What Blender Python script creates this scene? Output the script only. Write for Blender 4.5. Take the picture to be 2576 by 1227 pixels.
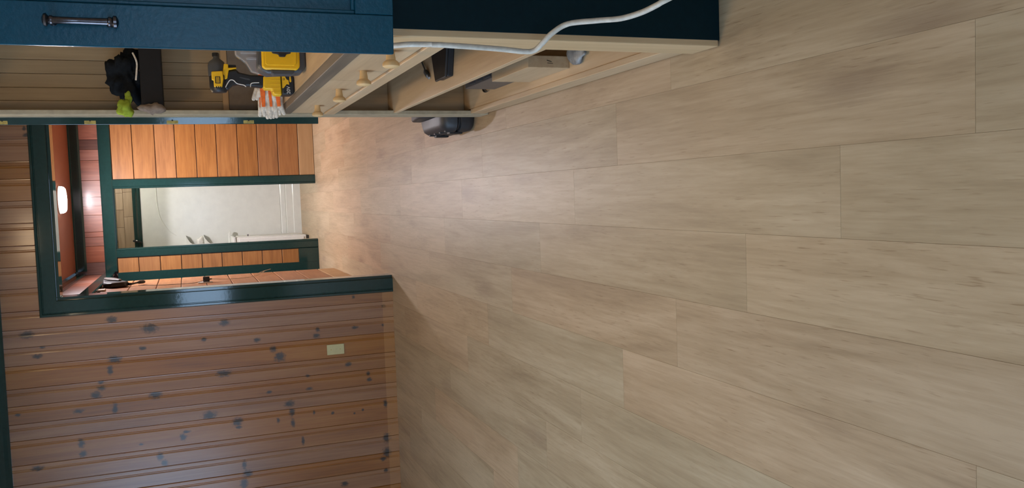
import bpy, bmesh, math, random
from mathutils import Vector, Matrix, noise as mnoise
random.seed(7)
S = bpy.context.scene
COL = S.collection
for o in list(bpy.data.objects): bpy.data.objects.remove(o)

# ------------------------------------------------------------------ camera
cam = bpy.data.cameras.new('camera'); co = bpy.data.objects.new('camera', cam); COL.objects.link(co)
PITCH, YAW, ROLL = math.radians(20.774), math.radians(-3.660), math.radians(-3.2956)
def cam_rows():
    cy, sy = math.cos(YAW), math.sin(YAW)
    Ry = Matrix(((cy, -sy, 0), (sy, cy, 0), (0, 0, 1)))
    B = Matrix(((1, 0, 0), (0, 0, -1), (0, 1, 0)))
    cp, sp = math.cos(PITCH), math.sin(PITCH)
    Rp = Matrix(((1, 0, 0), (0, cp, -sp), (0, sp, cp)))
    cr, sr = math.cos(ROLL), math.sin(ROLL)
    Rr = Matrix(((cr, -sr, 0), (sr, cr, 0), (0, 0, 1)))
    return Rr @ Rp @ B @ Ry
_R = cam_rows()
right, down, fwd = Vector(_R[0]), Vector(_R[1]), Vector(_R[2])
# the photograph lies on its side: picture right = world down
M = Matrix((down, right, -fwd)).transposed().to_4x4()
M.translation = Vector((0, 0, 1.305))
co.matrix_world = M
cam.sensor_fit = 'HORIZONTAL'; cam.sensor_width = 36; cam.lens = 36 * 2148.24 / 2576
cam.clip_start = 0.02
S.camera = co

# ------------------------------------------------------------------ light levels, world, exposure
LAMP_A, LAMP_B, LAMP_HALL, LAMP_BATH_ADDED = 60.0, 54.0, 820.0, 110.0
WIN_BACK, WIN_LEFT_ADDED = 8.5, 8.0
W = bpy.data.worlds.new('world'); S.world = W; W.use_nodes = True
W.node_tree.nodes['Background'].inputs[0].default_value = (.55, .7, 1, 1)
W.node_tree.nodes['Background'].inputs[1].default_value = .35
vs = S.view_settings
vs.view_transform = 'Standard'; vs.look = 'None'; vs.gamma = 1; vs.exposure = 0.0
try: vs.use_curve_mapping = False
except Exception: pass

# ------------------------------------------------------------------ colour + node helpers
def lin(c):
    return tuple((v/255/12.92 if v/255 <= .04045 else ((v/255+.055)/1.055)**2.4) for v in c) + (1,)
class NT:
    def __init__(s, name):
        s.m = bpy.data.materials.new(name); s.m.use_nodes = True
        s.t = s.m.node_tree; s.b = s.t.nodes['Principled BSDF']
    def n(s, typ, **kw):
        d = s.t.nodes.new(typ)
        for k, v in kw.items(): setattr(d, k, v)
        return d
    def l(s, a, b): s.t.links.new(a, b)
    def math(s, op, a, b=None, c=None, clamp=False):
        d = s.n('ShaderNodeMath', operation=op, use_clamp=clamp)
        for i, v in enumerate((a, b, c)):
            if v is None: continue
            if isinstance(v, (int, float)): d.inputs[i].default_value = v
            else: s.l(v, d.inputs[i])
        return d.outputs[0]
    def mix(s, f, a, b, blend='MIX'):
        d = s.n('ShaderNodeMix', data_type='RGBA', blend_type=blend)
        for i, v in ((0, f), (6, a), (7, b)):
            if isinstance(v, (int, float)): d.inputs[i].default_value = v
            elif isinstance(v, tuple): d.inputs[i].default_value = v
            else: s.l(v, d.inputs[i])
        return d.outputs[2]
    def coords(s, scale=(1, 1, 1), rnd=True):
        tc = s.n('ShaderNodeTexCoord')
        out = tc.outputs['Object']
        if rnd:
            oi = s.n('ShaderNodeObjectInfo')
            r = s.math('MULTIPLY', oi.outputs['Random'], 37.0)
            cb = s.n('ShaderNodeCombineXYZ')
            for i in range(3): s.l(r, cb.inputs[i])
            ad = s.n('ShaderNodeVectorMath', operation='ADD'); s.l(out, ad.inputs[0]); s.l(cb.outputs[0], ad.inputs[1]); out = ad.outputs[0]
        mp = s.n('ShaderNodeVectorMath', operation='MULTIPLY'); s.l(out, mp.inputs[0]); mp.inputs[1].default_value = scale
        return mp.outputs[0]
    def noise(s, vec, scale=1, detail=4, rough=.55, dist=0):
        d = s.n('ShaderNodeTexNoise'); s.l(vec, d.inputs['Vector'])
        d.inputs['Scale'].default_value = scale; d.inputs['Detail'].default_value = detail
        d.inputs['Roughness'].default_value = rough; d.inputs['Distortion'].default_value = dist
        return d.outputs[0]
    def ramp(s, f, stops):
        d = s.n('ShaderNodeValToRGB'); e = d.color_ramp.elements
        while len(e) < len(stops): e.new(.5)
        for i, (p, c) in enumerate(stops): e[i].position = p; e[i].color = c
        s.l(f, d.inputs[0]); return d.outputs[0]
    def bump(s, h, strength=.2, dist=.01):
        d = s.n('ShaderNodeBump'); d.inputs['Strength'].default_value = strength; d.inputs['Distance'].default_value = dist
        s.l(h, d.inputs['Height']); s.l(d.outputs[0], s.b.inputs['Normal'])
    def set(s, rough=None, spec=None, metal=None, coat=None, coatr=None, col=None):
        for k, v in (('Roughness', rough), ('Specular IOR Level', spec), ('Metallic', metal), ('Coat Weight', coat), ('Coat Roughness', coatr)):
            if v is not None: s.b.inputs[k].default_value = v
        if col is not None:
            if isinstance(col, tuple): s.b.inputs['Base Color'].default_value = col
            else: s.l(col, s.b.inputs['Base Color'])
        return s.m
    def vary(s, col, amt=.2, sat=0.0):
        """lighter / darker from piece to piece"""
        oi = s.n('ShaderNodeObjectInfo')
        h = s.n('ShaderNodeHueSaturation'); s.l(col, h.inputs['Color'])
        s.l(s.math('MULTIPLY_ADD', oi.outputs['Random'], amt, 1 - amt/2), h.inputs['Value'])
        if sat:
            w = s.n('ShaderNodeTexWhiteNoise', noise_dimensions='1D'); s.l(oi.outputs['Random'], w.inputs['W'])
            s.l(s.math('MULTIPLY_ADD', w.outputs['Value'], sat, 1 - sat/2), h.inputs['Saturation'])
        return h.outputs[0]

def wood(name, dark, mid, light, axis='Z', stretch=14, scale=9, rough=.4, vary=.15, sat=.0, bump=.08, coat=0, spec=.5, fine=60):
    t = NT(name)
    sc = {'X': (1, stretch, stretch), 'Y': (stretch, 1, stretch), 'Z': (stretch, stretch, 1)}[axis]
    v = t.coords(tuple(q/stretch*scale for q in sc))
    a = t.noise(v, 1, 5, .6, .6)
    f = t.coords(tuple((fine*q/stretch if q > 1 else fine/stretch*.35) for q in sc))
    b = t.noise(f, 1, 3, .6)
    k = t.math('MULTIPLY_ADD', b, .45, t.math('MULTIPLY', a, .75))
    c = t.ramp(k, [(.36, lin(dark)), (.58, lin(mid)), (.8, lin(light))])
    if vary: c = t.vary(c, vary, sat)
    t.bump(k, bump, .004)
    return t.set(rough=rough, col=c, coat=coat, coatr=.15, spec=spec)

def plain(name, c, rough=.5, metal=0, spec=.5, mottled=.06, scale=30, bump=0.0, coat=0, vary=0):
    t = NT(name)
    n = t.noise(t.coords((scale,)*3), 1, 4, .6)
    lo = tuple(max(0, v*(1-mottled*2)) for v in lin(c)[:3]) + (1,)
    hi = tuple(min(1, v*(1+mottled*2)) for v in lin(c)[:3]) + (1,)
    col = t.ramp(n, [(.3, lo), (.7, hi)])
    if vary: col = t.vary(col, vary)
    if bump: t.bump(n, bump, .003)
    return t.set(rough=rough, metal=metal, spec=spec, col=col, coat=coat, coatr=.1)

def emis(name, c, strength):
    t = NT(name); t.b.inputs['Emission Color'].default_value = lin(c); t.b.inputs['Emission Strength'].default_value = strength
    t.b.inputs['Base Color'].default_value = (.8, .8, .8, 1); t.b.inputs['Roughness'].default_value = .4
    return t.m

# ------------------------------------------------------------------ geometry helpers
class MB:
    def __init__(s): s.v = []; s.f = []
    def add(s, vs, fs):
        k = len(s.v); s.v += [tuple(v) for v in vs]; s.f += [tuple(i+k for i in f) for f in fs]; return s
    def box(s, x0, x1, y0, y1, z0, z1, mat=None):
        P = [(x, y, z) for z in (z0, z1) for y in (y0, y1) for x in (x0, x1)]
        if mat: P = [mat @ Vector(p) for p in P]
        return s.add(P, [(0, 2, 3, 1), (4, 5, 7, 6), (0, 1, 5, 4), (2, 6, 7, 3), (0, 4, 6, 2), (1, 3, 7, 5)])
    def prism(s, poly, a0, a1, plane='XZ'):
        """poly in the named plane, extruded along the third axis from a0 to a1"""
        def pt(p, a): return {'XZ': (p[0], a, p[1]), 'XY': (p[0], p[1], a), 'YZ': (a, p[0], p[1])}[plane]
        n = len(poly)
        return s.add([pt(p, a0) for p in poly] + [pt(p, a1) for p in poly],
                     [tuple(range(n)), tuple(range(2*n-1, n-1, -1))] + [(i, i+n, (i+1) % n+n, (i+1) % n) for i in range(n)])
    def loft(s, rings, cap=True, closed=True):
        n = len(rings[0]); vs = [p for r in rings for p in r]; fs = []
        for k in range(len(rings)-1):
            for i in range(n if closed else n-1):
                a, b = k*n+i, k*n+(i+1) % n
                fs.append((a, b, b+n, a+n))
        if cap and closed: fs += [tuple(range(n-1, -1, -1)), tuple((len(rings)-1)*n+i for i in range(n))]
        return s.add(vs, fs)
    def lathe(s, prof, origin, axis=(0, 0, 1), n=20):
        """prof = list of (radius, distance along axis)"""
        ax = Vector(axis).normalized(); q = Vector((0, 0, 1)).rotation_difference(ax); o = Vector(origin)
        rings = [[o + q @ Vector((max(r, 1e-4)*math.cos(2*math.pi*i/n), max(r, 1e-4)*math.sin(2*math.pi*i/n), d)) for i in range(n)] for r, d in prof]
        return s.loft(rings)
    def tube(s, pts, r, n=8):
        pts = [Vector(p) for p in pts]; rings = []; up = Vector((.13, .31, .94)); m = len(pts)
        for i, p in enumerate(pts):
            d = (pts[min(i+1, m-1)] - pts[max(i-1, 0)]).normalized()
            a = d.cross(up).normalized(); b = d.cross(a).normalized(); up = -b if False else up
            rr = r[i] if isinstance(r, (list, tuple)) else r
            rings.append([p + a*rr*math.cos(2*math.pi*k/n) + b*rr*math.sin(2*math.pi*k/n) for k in range(n)])
        return s.loft(rings)
    def build(s, name, mat, parent=None, loc=None, bevel=0, smooth=False, seg=2, angle=40):
        me = bpy.data.meshes.new(name)
        L = Vector(loc) if loc is not None else Vector((0, 0, 0))
        me.from_pydata([tuple(Vector(v) - L) for v in s.v], [], s.f)
        bm = bmesh.new(); bm.from_mesh(me); bmesh.ops.recalc_face_normals(bm, faces=bm.faces); bm.to_mesh(me); bm.free()
        if mat: me.materials.append(mat)
        o = bpy.data.objects.new(name, me); COL.objects.link(o); o.location = L
        if parent:
            o.parent = parent
            o.matrix_parent_inverse = Matrix.Translation(-WLOC.get(parent.name, Vector((0, 0, 0))))
        WLOC[o.name] = L.copy()
        if smooth:
            for p in me.polygons: p.use_smooth = True
            try: me.set_sharp_from_angle(angle=math.radians(angle))
            except Exception: pass
        if bevel:
            b = o.modifiers.new('bevel', 'BEVEL'); b.width = bevel; b.segments = seg; b.limit_method = 'ANGLE'; b.angle_limit = math.radians(40)
        return o
WLOC = {}
def spline(pts, n=8):
    """Catmull-Rom through the points"""
    P = [Vector(p) for p in pts]; P = [2*P[0]-P[1]] + P + [2*P[-1]-P[-2]]; out = []
    for i in range(1, len(P)-2):
        for k in range(n):
            t = k/n; a, b, c, d = P[i-1:i+3]
            out.append(.5*((2*b) + (c-a)*t + (2*a-5*b+4*c-d)*t*t + (3*b-a-3*c+d)*t**3))
    out.append(P[-2]); return out
def empty(name, loc, label=None, cat=None, group=None):
    o = bpy.data.objects.new(name, None); COL.objects.link(o); o.location = loc; o.empty_display_size = .05
    WLOC[o.name] = Vector(loc)
    return tag(o, label, cat, group) if label else o
def tag(o, label, cat, group=None):
    o['label'] = label; o['category'] = cat
    if group: o['group'] = group
    return o
def struct(o, label=None):
    o['kind'] = 'structure'
    if label: o['label'] = label
    return o

# ------------------------------------------------------------------ materials
def floor_material():
    t = NT('oak vinyl plank')
    v = t.coords((9, 1.1, 9)); a = t.noise(v, 1, 5, .6, .8)
    f = t.coords((95, 4.5, 95)); b = t.noise(f, 1, 4, .65)
    p = t.noise(t.coords((260, 14, 260)), 1, 2, .5)
    big = t.noise(t.coords((3.2, 1.3, 3.2)), 1, 2, .5)
    k = t.math('MULTIPLY_ADD', b, .35, t.math('MULTIPLY', a, .7))
    c = t.ramp(k, [(.34, lin((148, 129, 103))), (.5, lin((168, 149, 121))), (.66, lin((182, 164, 137)))])
    wv = t.n('ShaderNodeTexWave', bands_direction='X'); t.l(t.coords((1, .16, 1)), wv.inputs['Vector'])
    wv.inputs['Scale'].default_value = 9; wv.inputs['Distortion'].default_value = 9; wv.inputs['Detail'].default_value = 3; wv.inputs['Detail Scale'].default_value = 1.6
    st = t.ramp(wv.outputs['Fac'], [(.0, (.86, .84, .81, 1)), (.25, (1, 1, 1, 1)), (.9, (1, 1, 1, 1)), (1, (1.0, 1.0, 1.0, 1))])
    c = t.mix(t.math('MULTIPLY', big, .55), c, t.mix(1.0, c, st, 'MULTIPLY'))
    # pinkish and greyish boards
    oi = t.n('ShaderNodeObjectInfo')
    w = t.n('ShaderNodeTexWhiteNoise', noise_dimensions='1D'); t.l(oi.outputs['Random'], w.inputs['W'])
    tint = t.ramp(w.outputs['Value'], [(0, lin((255, 242, 232))), (.35, lin((250, 247, 238))), (.7, lin((242, 242, 236))), (1, lin((255, 246, 234)))])
    c = t.mix(.75, c, tint, 'MULTIPLY')
    c = t.mix(t.math('MULTIPLY', t.math('GREATER_THAN', big, .6), .0), c, lin((150, 130, 110)))
    pores = t.ramp(p, [(.62, (1, 1, 1, 1)), (.74, (.66, .6, .54, 1))])
    c = t.mix(t.ramp(big, [(.35, (.15,)*3+(1,)), (.65, (1, 1, 1, 1))]), c, t.mix(1.0, c, pores, 'MULTIPLY'))
    # sparse small knots with a smoky halo
    vo = t.n('ShaderNodeTexVoronoi'); t.l(t.coords((3.2, 1.05, 3.2)), vo.inputs['Vector']); vo.inputs['Scale'].default_value = 1.0
    kd = t.math('ADD', vo.outputs['Distance'], t.math('MULTIPLY_ADD', b, .22, -.11))
    halo = t.ramp(kd, [(.02, (.62,)*3+(1,)), (.2, (0, 0, 0, 1))])
    c = t.mix(t.math('MULTIPLY', halo, .75), c, lin((122, 100, 82)))
    c = t.vary(c, .05)
    t.bump(k, .05, .002)
    return t.set(rough=.42, col=c, spec=.35)

def knot_group():
    g = bpy.data.node_groups.new('knot', 'ShaderNodeTree')
    for nm, ty in (('P', 'NodeSocketVector'), ('C', 'NodeSocketVector'), ('R', 'NodeSocketVector'), ('N', 'NodeSocketFloat')):
        g.interface.new_socket(nm, in_out='INPUT', socket_type=ty)
    g.interface.new_socket('core', in_out='OUTPUT', socket_type='NodeSocketFloat')
    i = g.nodes.new('NodeGroupInput'); o = g.nodes.new('NodeGroupOutput')
    s = g.nodes.new('ShaderNodeVectorMath'); s.operation = 'SUBTRACT'
    d = g.nodes.new('ShaderNodeVectorMath'); d.operation = 'DIVIDE'
    m = g.nodes.new('ShaderNodeVectorMath'); m.operation = 'MULTIPLY'; m.inputs[1].default_value = (1, 0, 1)
    L = g.nodes.new('ShaderNodeVectorMath'); L.operation = 'LENGTH'
    a = g.nodes.new('ShaderNodeMath'); a.operation = 'ADD'
    r = g.nodes.new('ShaderNodeMapRange'); r.interpolation_type = 'SMOOTHSTEP'
    r.inputs[1].default_value = 1.9; r.inputs[2].default_value = .5; r.inputs[3].default_value = 0; r.inputs[4].default_value = 1
    k = g.links.new
    k(i.outputs['P'], s.inputs[0]); k(i.outputs['C'], s.inputs[1]); k(s.outputs[0], m.inputs[0]); k(m.outputs[0], d.inputs[0]); k(i.outputs['R'], d.inputs[1])
    k(d.outputs[0], L.inputs[0]); k(L.outputs['Value'], a.inputs[0]); k(i.outputs['N'], a.inputs[1]); k(a.outputs[0], r.inputs[0]); k(r.outputs[0], o.inputs[0])
    return g
KG = knot_group()
def pine(knots):
    t = NT('varnished knotty pine')
    v = t.coords((11, 11, .8)); a = t.noise(v, 1, 4, .6, .9)
    f = t.coords((80, 80, 2.2)); b = t.noise(f, 1, 3, .6)
    k = t.math('MULTIPLY_ADD', b, .4, t.math('MULTIPLY', a, .7))
    c = t.ramp(k, [(.33, lin((116, 75, 41))), (.54, lin((142, 96, 54))), (.74, lin((156, 111, 66)))])
    c = t.vary(c, .14, .3)
    tc = t.n('ShaderNodeTexCoord'); P = tc.outputs['Object']
    nn = t.math('MULTIPLY_ADD', t.noise(t.coords((70, 70, 45), False), 1, 3, .6), 2.4, -1.2)
    core = None
    for (x, z, rx, rz) in knots:
        g = t.n('ShaderNodeGroup'); g.node_tree = KG; t.l(P, g.inputs['P']); t.l(nn, g.inputs['N'])
        g.inputs['C'].default_value = (x, 0, z); g.inputs['R'].default_value = (rx, 1, rz)
        core = g.outputs[0] if core is None else t.math('MAXIMUM', core, g.outputs[0])
    if core is not None: c = t.mix(t.math('MULTIPLY', core, .9), c, lin((36, 38, 36)))
    # unvarnished strip where the skirting board used to be
    sp = t.n('ShaderNodeSeparateXYZ'); t.l(P, sp.inputs[0])
    c = t.mix(t.math('MULTIPLY', t.math('LESS_THAN', sp.outputs[2], .074), .32), c, lin((196, 146, 88)))
    t.bump(k, .05, .002)
    return t.set(rough=.45, col=c, spec=.6, coat=.6, coatr=.22)

MAT = {}
MAT['floor'] = floor_material()
MAT['teal'] = plain('glossy dark teal paint', (28, 54, 51), rough=.07, mottled=.05, scale=40, bump=.03)
MAT['door_blue_lit'] = plain('glossy blue paint lit tone', (2, 68, 86), rough=.32, mottled=.06, scale=90, bump=.2, spec=.28)  # end panel's paint again, bluish light on the door put into the colour
MAT['panel_blue'] = plain('dark blue green paint', (3, 30, 36), rough=.5, mottled=.05, scale=60, bump=.1, spec=.12)  # same paint as the door, darker, without the light tint
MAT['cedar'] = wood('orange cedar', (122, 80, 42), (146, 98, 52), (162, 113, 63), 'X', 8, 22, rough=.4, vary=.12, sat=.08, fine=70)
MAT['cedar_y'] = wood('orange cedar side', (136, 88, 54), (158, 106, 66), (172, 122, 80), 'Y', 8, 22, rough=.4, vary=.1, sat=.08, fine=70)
MAT['bare'] = wood('bare pale board', (160, 124, 84), (172, 138, 96), (184, 150, 108), 'X', 10, 12, rough=.6, vary=.05)
MAT['redwood'] = wood('red brown varnished board', (112, 70, 54), (144, 90, 70), (164, 112, 90), 'Z', 8, 14, rough=.4, vary=.3, sat=.3, coat=.12)
MAT['redwood_dark'] = wood('grey brown varnished board', (80, 58, 52), (98, 72, 64), (114, 86, 76), 'Z', 8, 14, rough=.25, vary=.1, coat=.3)
MAT['hallceil'] = plain('terracotta painted ceiling', (156, 98, 72), rough=.5, mottled=.03)
MAT['ceil'] = plain('white painted ceiling', (225, 220, 208), rough=.8, mottled=.02)
MAT['wallplain'] = plain('warm painted wall', (170, 140, 112), rough=.7, mottled=.04)
MAT['ply'] = wood('pale plywood', (164, 136, 102), (184, 156, 120), (198, 172, 136), 'Y', 10, 9, rough=.55, vary=.08, bump=.05)
MAT['ply_v'] = wood('pale plywood upright', (166, 138, 100), (184, 156, 116), (198, 170, 130), 'Z', 10, 9, rough=.55, vary=.14, bump=.05)
MAT['lining'] = wood('dull lining board', (128, 108, 78), (146, 124, 92), (160, 138, 104), 'Z', 10, 9, rough=.6, vary=.1, bump=.05)
MAT['pale_paint'] = plain('pale worn primer', (164, 152, 126), rough=.55, mottled=.08, scale=25)
MAT['greyboard'] = wood('weathered grey board', (78, 68, 56), (100, 88, 72), (116, 103, 86), 'Y', 10, 14, rough=.6, vary=0)
MAT['darkbrown'] = plain('dark brown stained box', (20, 17, 16), rough=.6, mottled=.1, spec=.3)
MAT['greybrown'] = plain('grey brown panel', (112, 98, 82), rough=.7, mottled=.06)  # the panel's own grey brown colour
MAT['brass'] = plain('antique brass', (178, 158, 90), rough=.4, metal=.6, mottled=.15, scale=80)
MAT['pewter'] = plain('dark pewter', (92, 88, 90), rough=.28, metal=1, mottled=.1, scale=80)
MAT['black'] = plain('matt black plastic', (26, 27, 29), rough=.45, mottled=.08, vary=0)
MAT['darkgrey'] = plain('dark grey plastic', (66, 68, 70), rough=.45, mottled=.08)
MAT['casegrey'] = plain('charcoal plastic', (40, 42, 45), rough=.5, mottled=.08)
MAT['yellow'] = plain('tool yellow plastic', (228, 178, 18), rough=.4, mottled=.03)
MAT['white'] = plain('white gloss enamel', (214, 216, 208), rough=.18, mottled=.02, scale=10)
MAT['whiteplastic'] = plain('white plastic', (222, 222, 214), rough=.35, mottled=.02)
MAT['almond'] = plain('almond plastic', (190, 184, 138), rough=.4, mottled=.02)
MAT['cord'] = plain('off white cord', (196, 190, 176), rough=.5, mottled=.08, scale=60)
MAT['cloth_black'] = plain('black fleece', (22, 24, 26), rough=.95, mottled=.2, scale=60, bump=.4, spec=.15)
MAT['cloth_lime'] = plain('lime green fabric', (142, 160, 52), rough=.9, mottled=.14, scale=50, bump=.3, spec=.2)
MAT['cloth_taupe'] = plain('taupe fabric', (128, 112, 98), rough=.9, mottled=.12, scale=50, bump=.3, spec=.2)
MAT['cloth_white'] = plain('soiled white leather', (206, 194, 176), rough=.8, mottled=.14, scale=70, bump=.3, spec=.2)
MAT['orange'] = plain('orange fabric', (222, 104, 44), rough=.85, mottled=.1, scale=70, spec=.2)
MAT['silver'] = plain('silver tape', (140, 140, 138), rough=.5, metal=.2, mottled=.2, scale=40, bump=.5)
MAT['steel'] = plain('grey painted steel', (92, 84, 78), rough=.45, mottled=.05)
MAT['inkblack'] = plain('black ink', (20, 20, 20), rough=.6, mottled=.05)
MAT['inkwhite'] = plain('white ink', (225, 225, 220), rough=.6, mottled=.02)
MAT['knobwood'] = plain('turned pale wood', (206, 172, 122), rough=.45, mottled=.05, scale=40)
MAT['beige'] = wood('beige stained board', (140, 120, 96), (164, 142, 114), (180, 158, 130), 'X', 8, 14, rough=.4, vary=.25)
MAT['clear'] = (lambda t: (t.set(rough=.12, col=(.9, .92, .94, 1)), t.b.inputs['Transmission Weight'].__setattr__('default_value', .85), t.m)[2])(NT('clear plastic'))
MAT['tealface'] = MAT['teal']

# ================================================================== STRUCTURE
# ---- floor: sub-floor slab and every plank
fl = MB().box(-3.1, 1.1, -2.6, 10.75, -.04, -.0008).build('floor', plain('sub floor', (150, 130, 104), rough=.9))
struct(fl, 'light oak vinyl plank floor')
PW, PL = .1985, 1.334
def plank_mesh(w, l):
    mb = MB(); g = .00015; c = .00025
    r = lambda x, y, z: (x, y, z)
    mb.add([r(g, g, -.0008), r(w-g, g, -.0008), r(w-g, l-g, -.0008), r(g, l-g, -.0008), r(g+c, g+c, 0), r(w-g-c, g+c, 0), r(w-g-c, l-g-c, 0), r(g+c, l-g-c, 0)],
           [(4, 5, 6, 7), (0, 1, 5, 4), (1, 2, 6, 5), (2, 3, 7, 6), (3, 0, 4, 7)])
    me = bpy.data.meshes.new('plank'); me.from_pydata(mb.v, [], mb.f); me.materials.append(MAT['floor']); return me
full = plank_mesh(PW, PL)
for k in range(-4, 15):
    x = .275 - PW*k
    end = 2.12 + .3335*k
    y = end - PL*math.ceil((end + 1.6)/PL)
    while y < 10.7:
        y0, y1 = y, y + PL
        y += PL
        if y1 < -1.2: continue
        if y0 > 9.2 and not (-.9 < x < .8): continue
        if y0 > 5.6 and x < -1.0: continue
        if y0 < .2 and x < -1.8: continue
        y1c = min(y1, 10.72)
        me = full if y1c - y0 > PL - .01 else plank_mesh(PW, y1c - y0)
        o = bpy.data.objects.new('plank', me); COL.objects.link(o); o.location = (x, y0, 0); o.parent = fl

# ---- knotty pine wall with the cased opening
YW = 5.787
XL, XR, ZT = -.535, .72, 2.042                     # opening
wb = MB().box(-3.0, XL-.02, YW+.012, 5.90, 0, 2.42).box(XR+.02, .98, YW+.012, 5.90, 0, 2.42).box(XL-.02, XR+.02, YW+.012, 5.90, ZT+.02, 2.42).build('wall_back', MAT['wallplain'])
struct(wb, 'knotty pine board wall with a cased opening')
KN = [(-0.747,2.232,.0167,.0286),(-0.696,1.767,.0172,.0221),(-0.769,1.554,.0224,.0324),(-0.77,1.109,.0154,.0231),(-0.89,1.604,.01,.0149),(-0.87,1.24,.0102,.0127),(-0.902,.914,.0104,.0156),(-0.973,.813,.0157,.0157),(-1.029,.776,.0237,.0263),(-0.869,.521,.0107,.0107),(-0.91,.53,.0133,.016),(-1.175,.599,.008,.0107),(-1.262,.592,.008,.016),(-1.255,.856,.0079,.0131),(-0.877,.273,.0081,.0162),(-1.124,.326,.0108,.0162),(-1.202,.195,.0109,.0109),(-1.244,.189,.0109,.0137),(-0.877,.078,.0082,.0082),(-0.747,.067,.011,.011),(-0.668,.272,.0081,.0081),(-1.1,1.128,.0154,.036),(-1.187,1.545,.0226,.0301),(-1.006,1.794,.0221,.0123),(-0.944,1.764,.0172,.0296),(-0.882,2.185,.0096,.0215),(-0.831,2.157,.0072,.012),(-1.079,1.85,.0074,.0147),(-1.114,1.849,.0123,.0172),(-1.155,1.881,.0172,.0221),(-1.242,1.983,.0097,.0219),(-1.252,1.779,.0296,.0124),(-1.443,1.979,.022,.0147),(-1.511,1.973,.0147,.0171),(-1.563,2.226,.012,.024),(-1.225,2.309,.0071,.0119),(-1.363,1.233,.0205,.0333),(-1.483,1.397,.0178,.0152),(-1.452,1.374,.0076,.0153),(-1.496,1.644,.005,.01),(-1.633,1.514,.0151,.0151),(-1.589,1.539,.0202,.0151),(-1.349,.73,.0159,.0238),(-1.403,.716,.0238,.0132),(-1.479,.713,.0212,.0106),(-1.428,1.062,.0233,.0233),(-1.463,1.057,.0078,.0156),(-1.45,.807,.0132,.0079),(-1.426,.571,.0134,.0053),(-1.445,.446,.0081,.0081),(-1.611,.652,.0213,.008),(-1.715,1.035,.0208,.0104),(-1.777,1.017,.0183,.0209),(-1.841,1.044,.0261,.0183),(-1.465,.301,.0054,.0054),(-1.45,.242,.0082,.0055),(-1.426,.083,.022,.011),(-1.664,.085,.0249,.0193),(-1.768,.085,.0276,.0221),(-1.81,.115,.011,.0166),(-1.892,.101,.0111,.0111),(-1.944,.389,.0136,.019),(.481,2.174,.0094,.0071),(.444,2.166,.0094,.0118)]
BX = [.86, .77, .65, .534, .419, .289, .184, .053, -.079, -.213, -.339, -.469, -.606, -.715, -.824, -.932, -1.07, -1.175, -1.283, -1.385, -1.535, -1.655, -1.77, -1.88, -2.0, -2.11, -2.22, -2.34, -2.45, -2.56, -2.68, -2.80, -2.9, -3.0]
for a, b in zip(BX[:-1], BX[1:]):
    w = a - b
    pr = [(0, .004), (.002, .0006), (.006, .0014), (.026, .0014), (.0295, -.0012), (.033, -.0012), (.0355, .0022), (.038, .0012), (.042, 0), (w-.002, 0), (w-.0004, .004)]
    pts = [(a - s_, YW + d) for s_, d in pr] + [(b + .0004, YW+.012), (a, YW+.012)]
    kn = [q for q in KN if b - .012 < q[0] < a + .012]
    if b > XL - .03 and a < XR + .03: z0 = ZT + .03
    elif b < XR + .03 and a > XL - .03:
        z0 = ZT + .03 if (b < XR and a > XR) else 0.0
    else: z0 = 0.0
    mb = MB()
    if z0 == 0.0 and b < XL - .02 < a:              # board that is cut by the edge of the opening
        cut = [(max(x, b), y) for x, y in pts if True]
        low = [(min(x, XL-.03), y) for x, y in pts]
        mb.prism(low, 0, ZT + .04, 'XY'); mb.prism(pts, ZT + .0401, 2.42, 'XY')
    else:
        mb.prism(pts, z0, 2.42, 'XY')
    mb.build('board', pine(kn), wb)

# ---- mitred casings
def casing(parent, xl, xr, zt, prof, ysign, y0, mat, z0=0.0, legs=(1, 1), name='casing'):
    """prof: (u outwards from the opening edge, d proud of the wall)"""
    def pt(side, u, d, z):
        return ((xl - u) if side < 0 else (xr + u), y0 + ysign*d, z)
    out = []
    cl = prof + [(prof[-1][0], 0), (prof[0][0], 0)]
    for side, on in ((-1, legs[0]), (1, legs[1])):
        if on:
            out.append(MB().loft([[pt(side, u, d, z0) for u, d in cl], [pt(side, u, d, zt + u) for u, d in cl]]).build(name, mat, parent))
    out.append(MB().loft([[pt(-1, u, d, zt + u) for u, d in cl], [pt(1, u, d, zt + u) for u, d in cl]]).build(name, mat, parent))
    return out
tr1 = empty('trim_1', (0, YW, 0)); struct(tr1, 'dark teal casing round the hall opening')
prof = [(.018, .006), (.018, .014), (.022, .018), (.090, .018), (.093, .0145), (.0965, .0145), (.100, .021), (.111, .022), (.115, .014)]
casing(tr1, XL, XR, ZT, prof, -1, YW, MAT['teal'])
jm = MB().box(XL-.02, XL, YW-.003, 5.915, 0, ZT+.02).build('jamb', MAT['teal'], tr1, bevel=.002)
MB().box(XR, XR+.02, YW-.003, 5.915, 0, ZT+.02).build('jamb', MAT['teal'], tr1, bevel=.002)
MB().box(XL, XR, YW-.003, 5.915, ZT, ZT+.02).build('jamb', MAT['teal'], tr1, bevel=.002)
# crown along the pine wall
tr2 = MB().prism([(YW+.002, 2.358), (YW-.012, 2.358), (YW-.02, 2.37), (YW-.026, 2.39), (YW-.045, 2.42), (YW+.002, 2.42)], -3.0, .86, 'YZ').build('trim_2', MAT['teal']); struct(tr2, 'teal crown moulding along the top of the pine wall')

# ---- rest of the room shell
def wall(name, *b, mat='wallplain', label=None):
    o = MB().box(*b).build(name, MAT[mat]); return struct(o, label)
wall('ceiling', -3.1, 1.0, -2.6, 5.787, 2.42, 2.5, mat='ceil', label='white ceiling of the room')
wall('wall_right', .86, .98, -2.6, 5.799, 0, 2.42, label='plain wall behind the storage cabinet')
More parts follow.
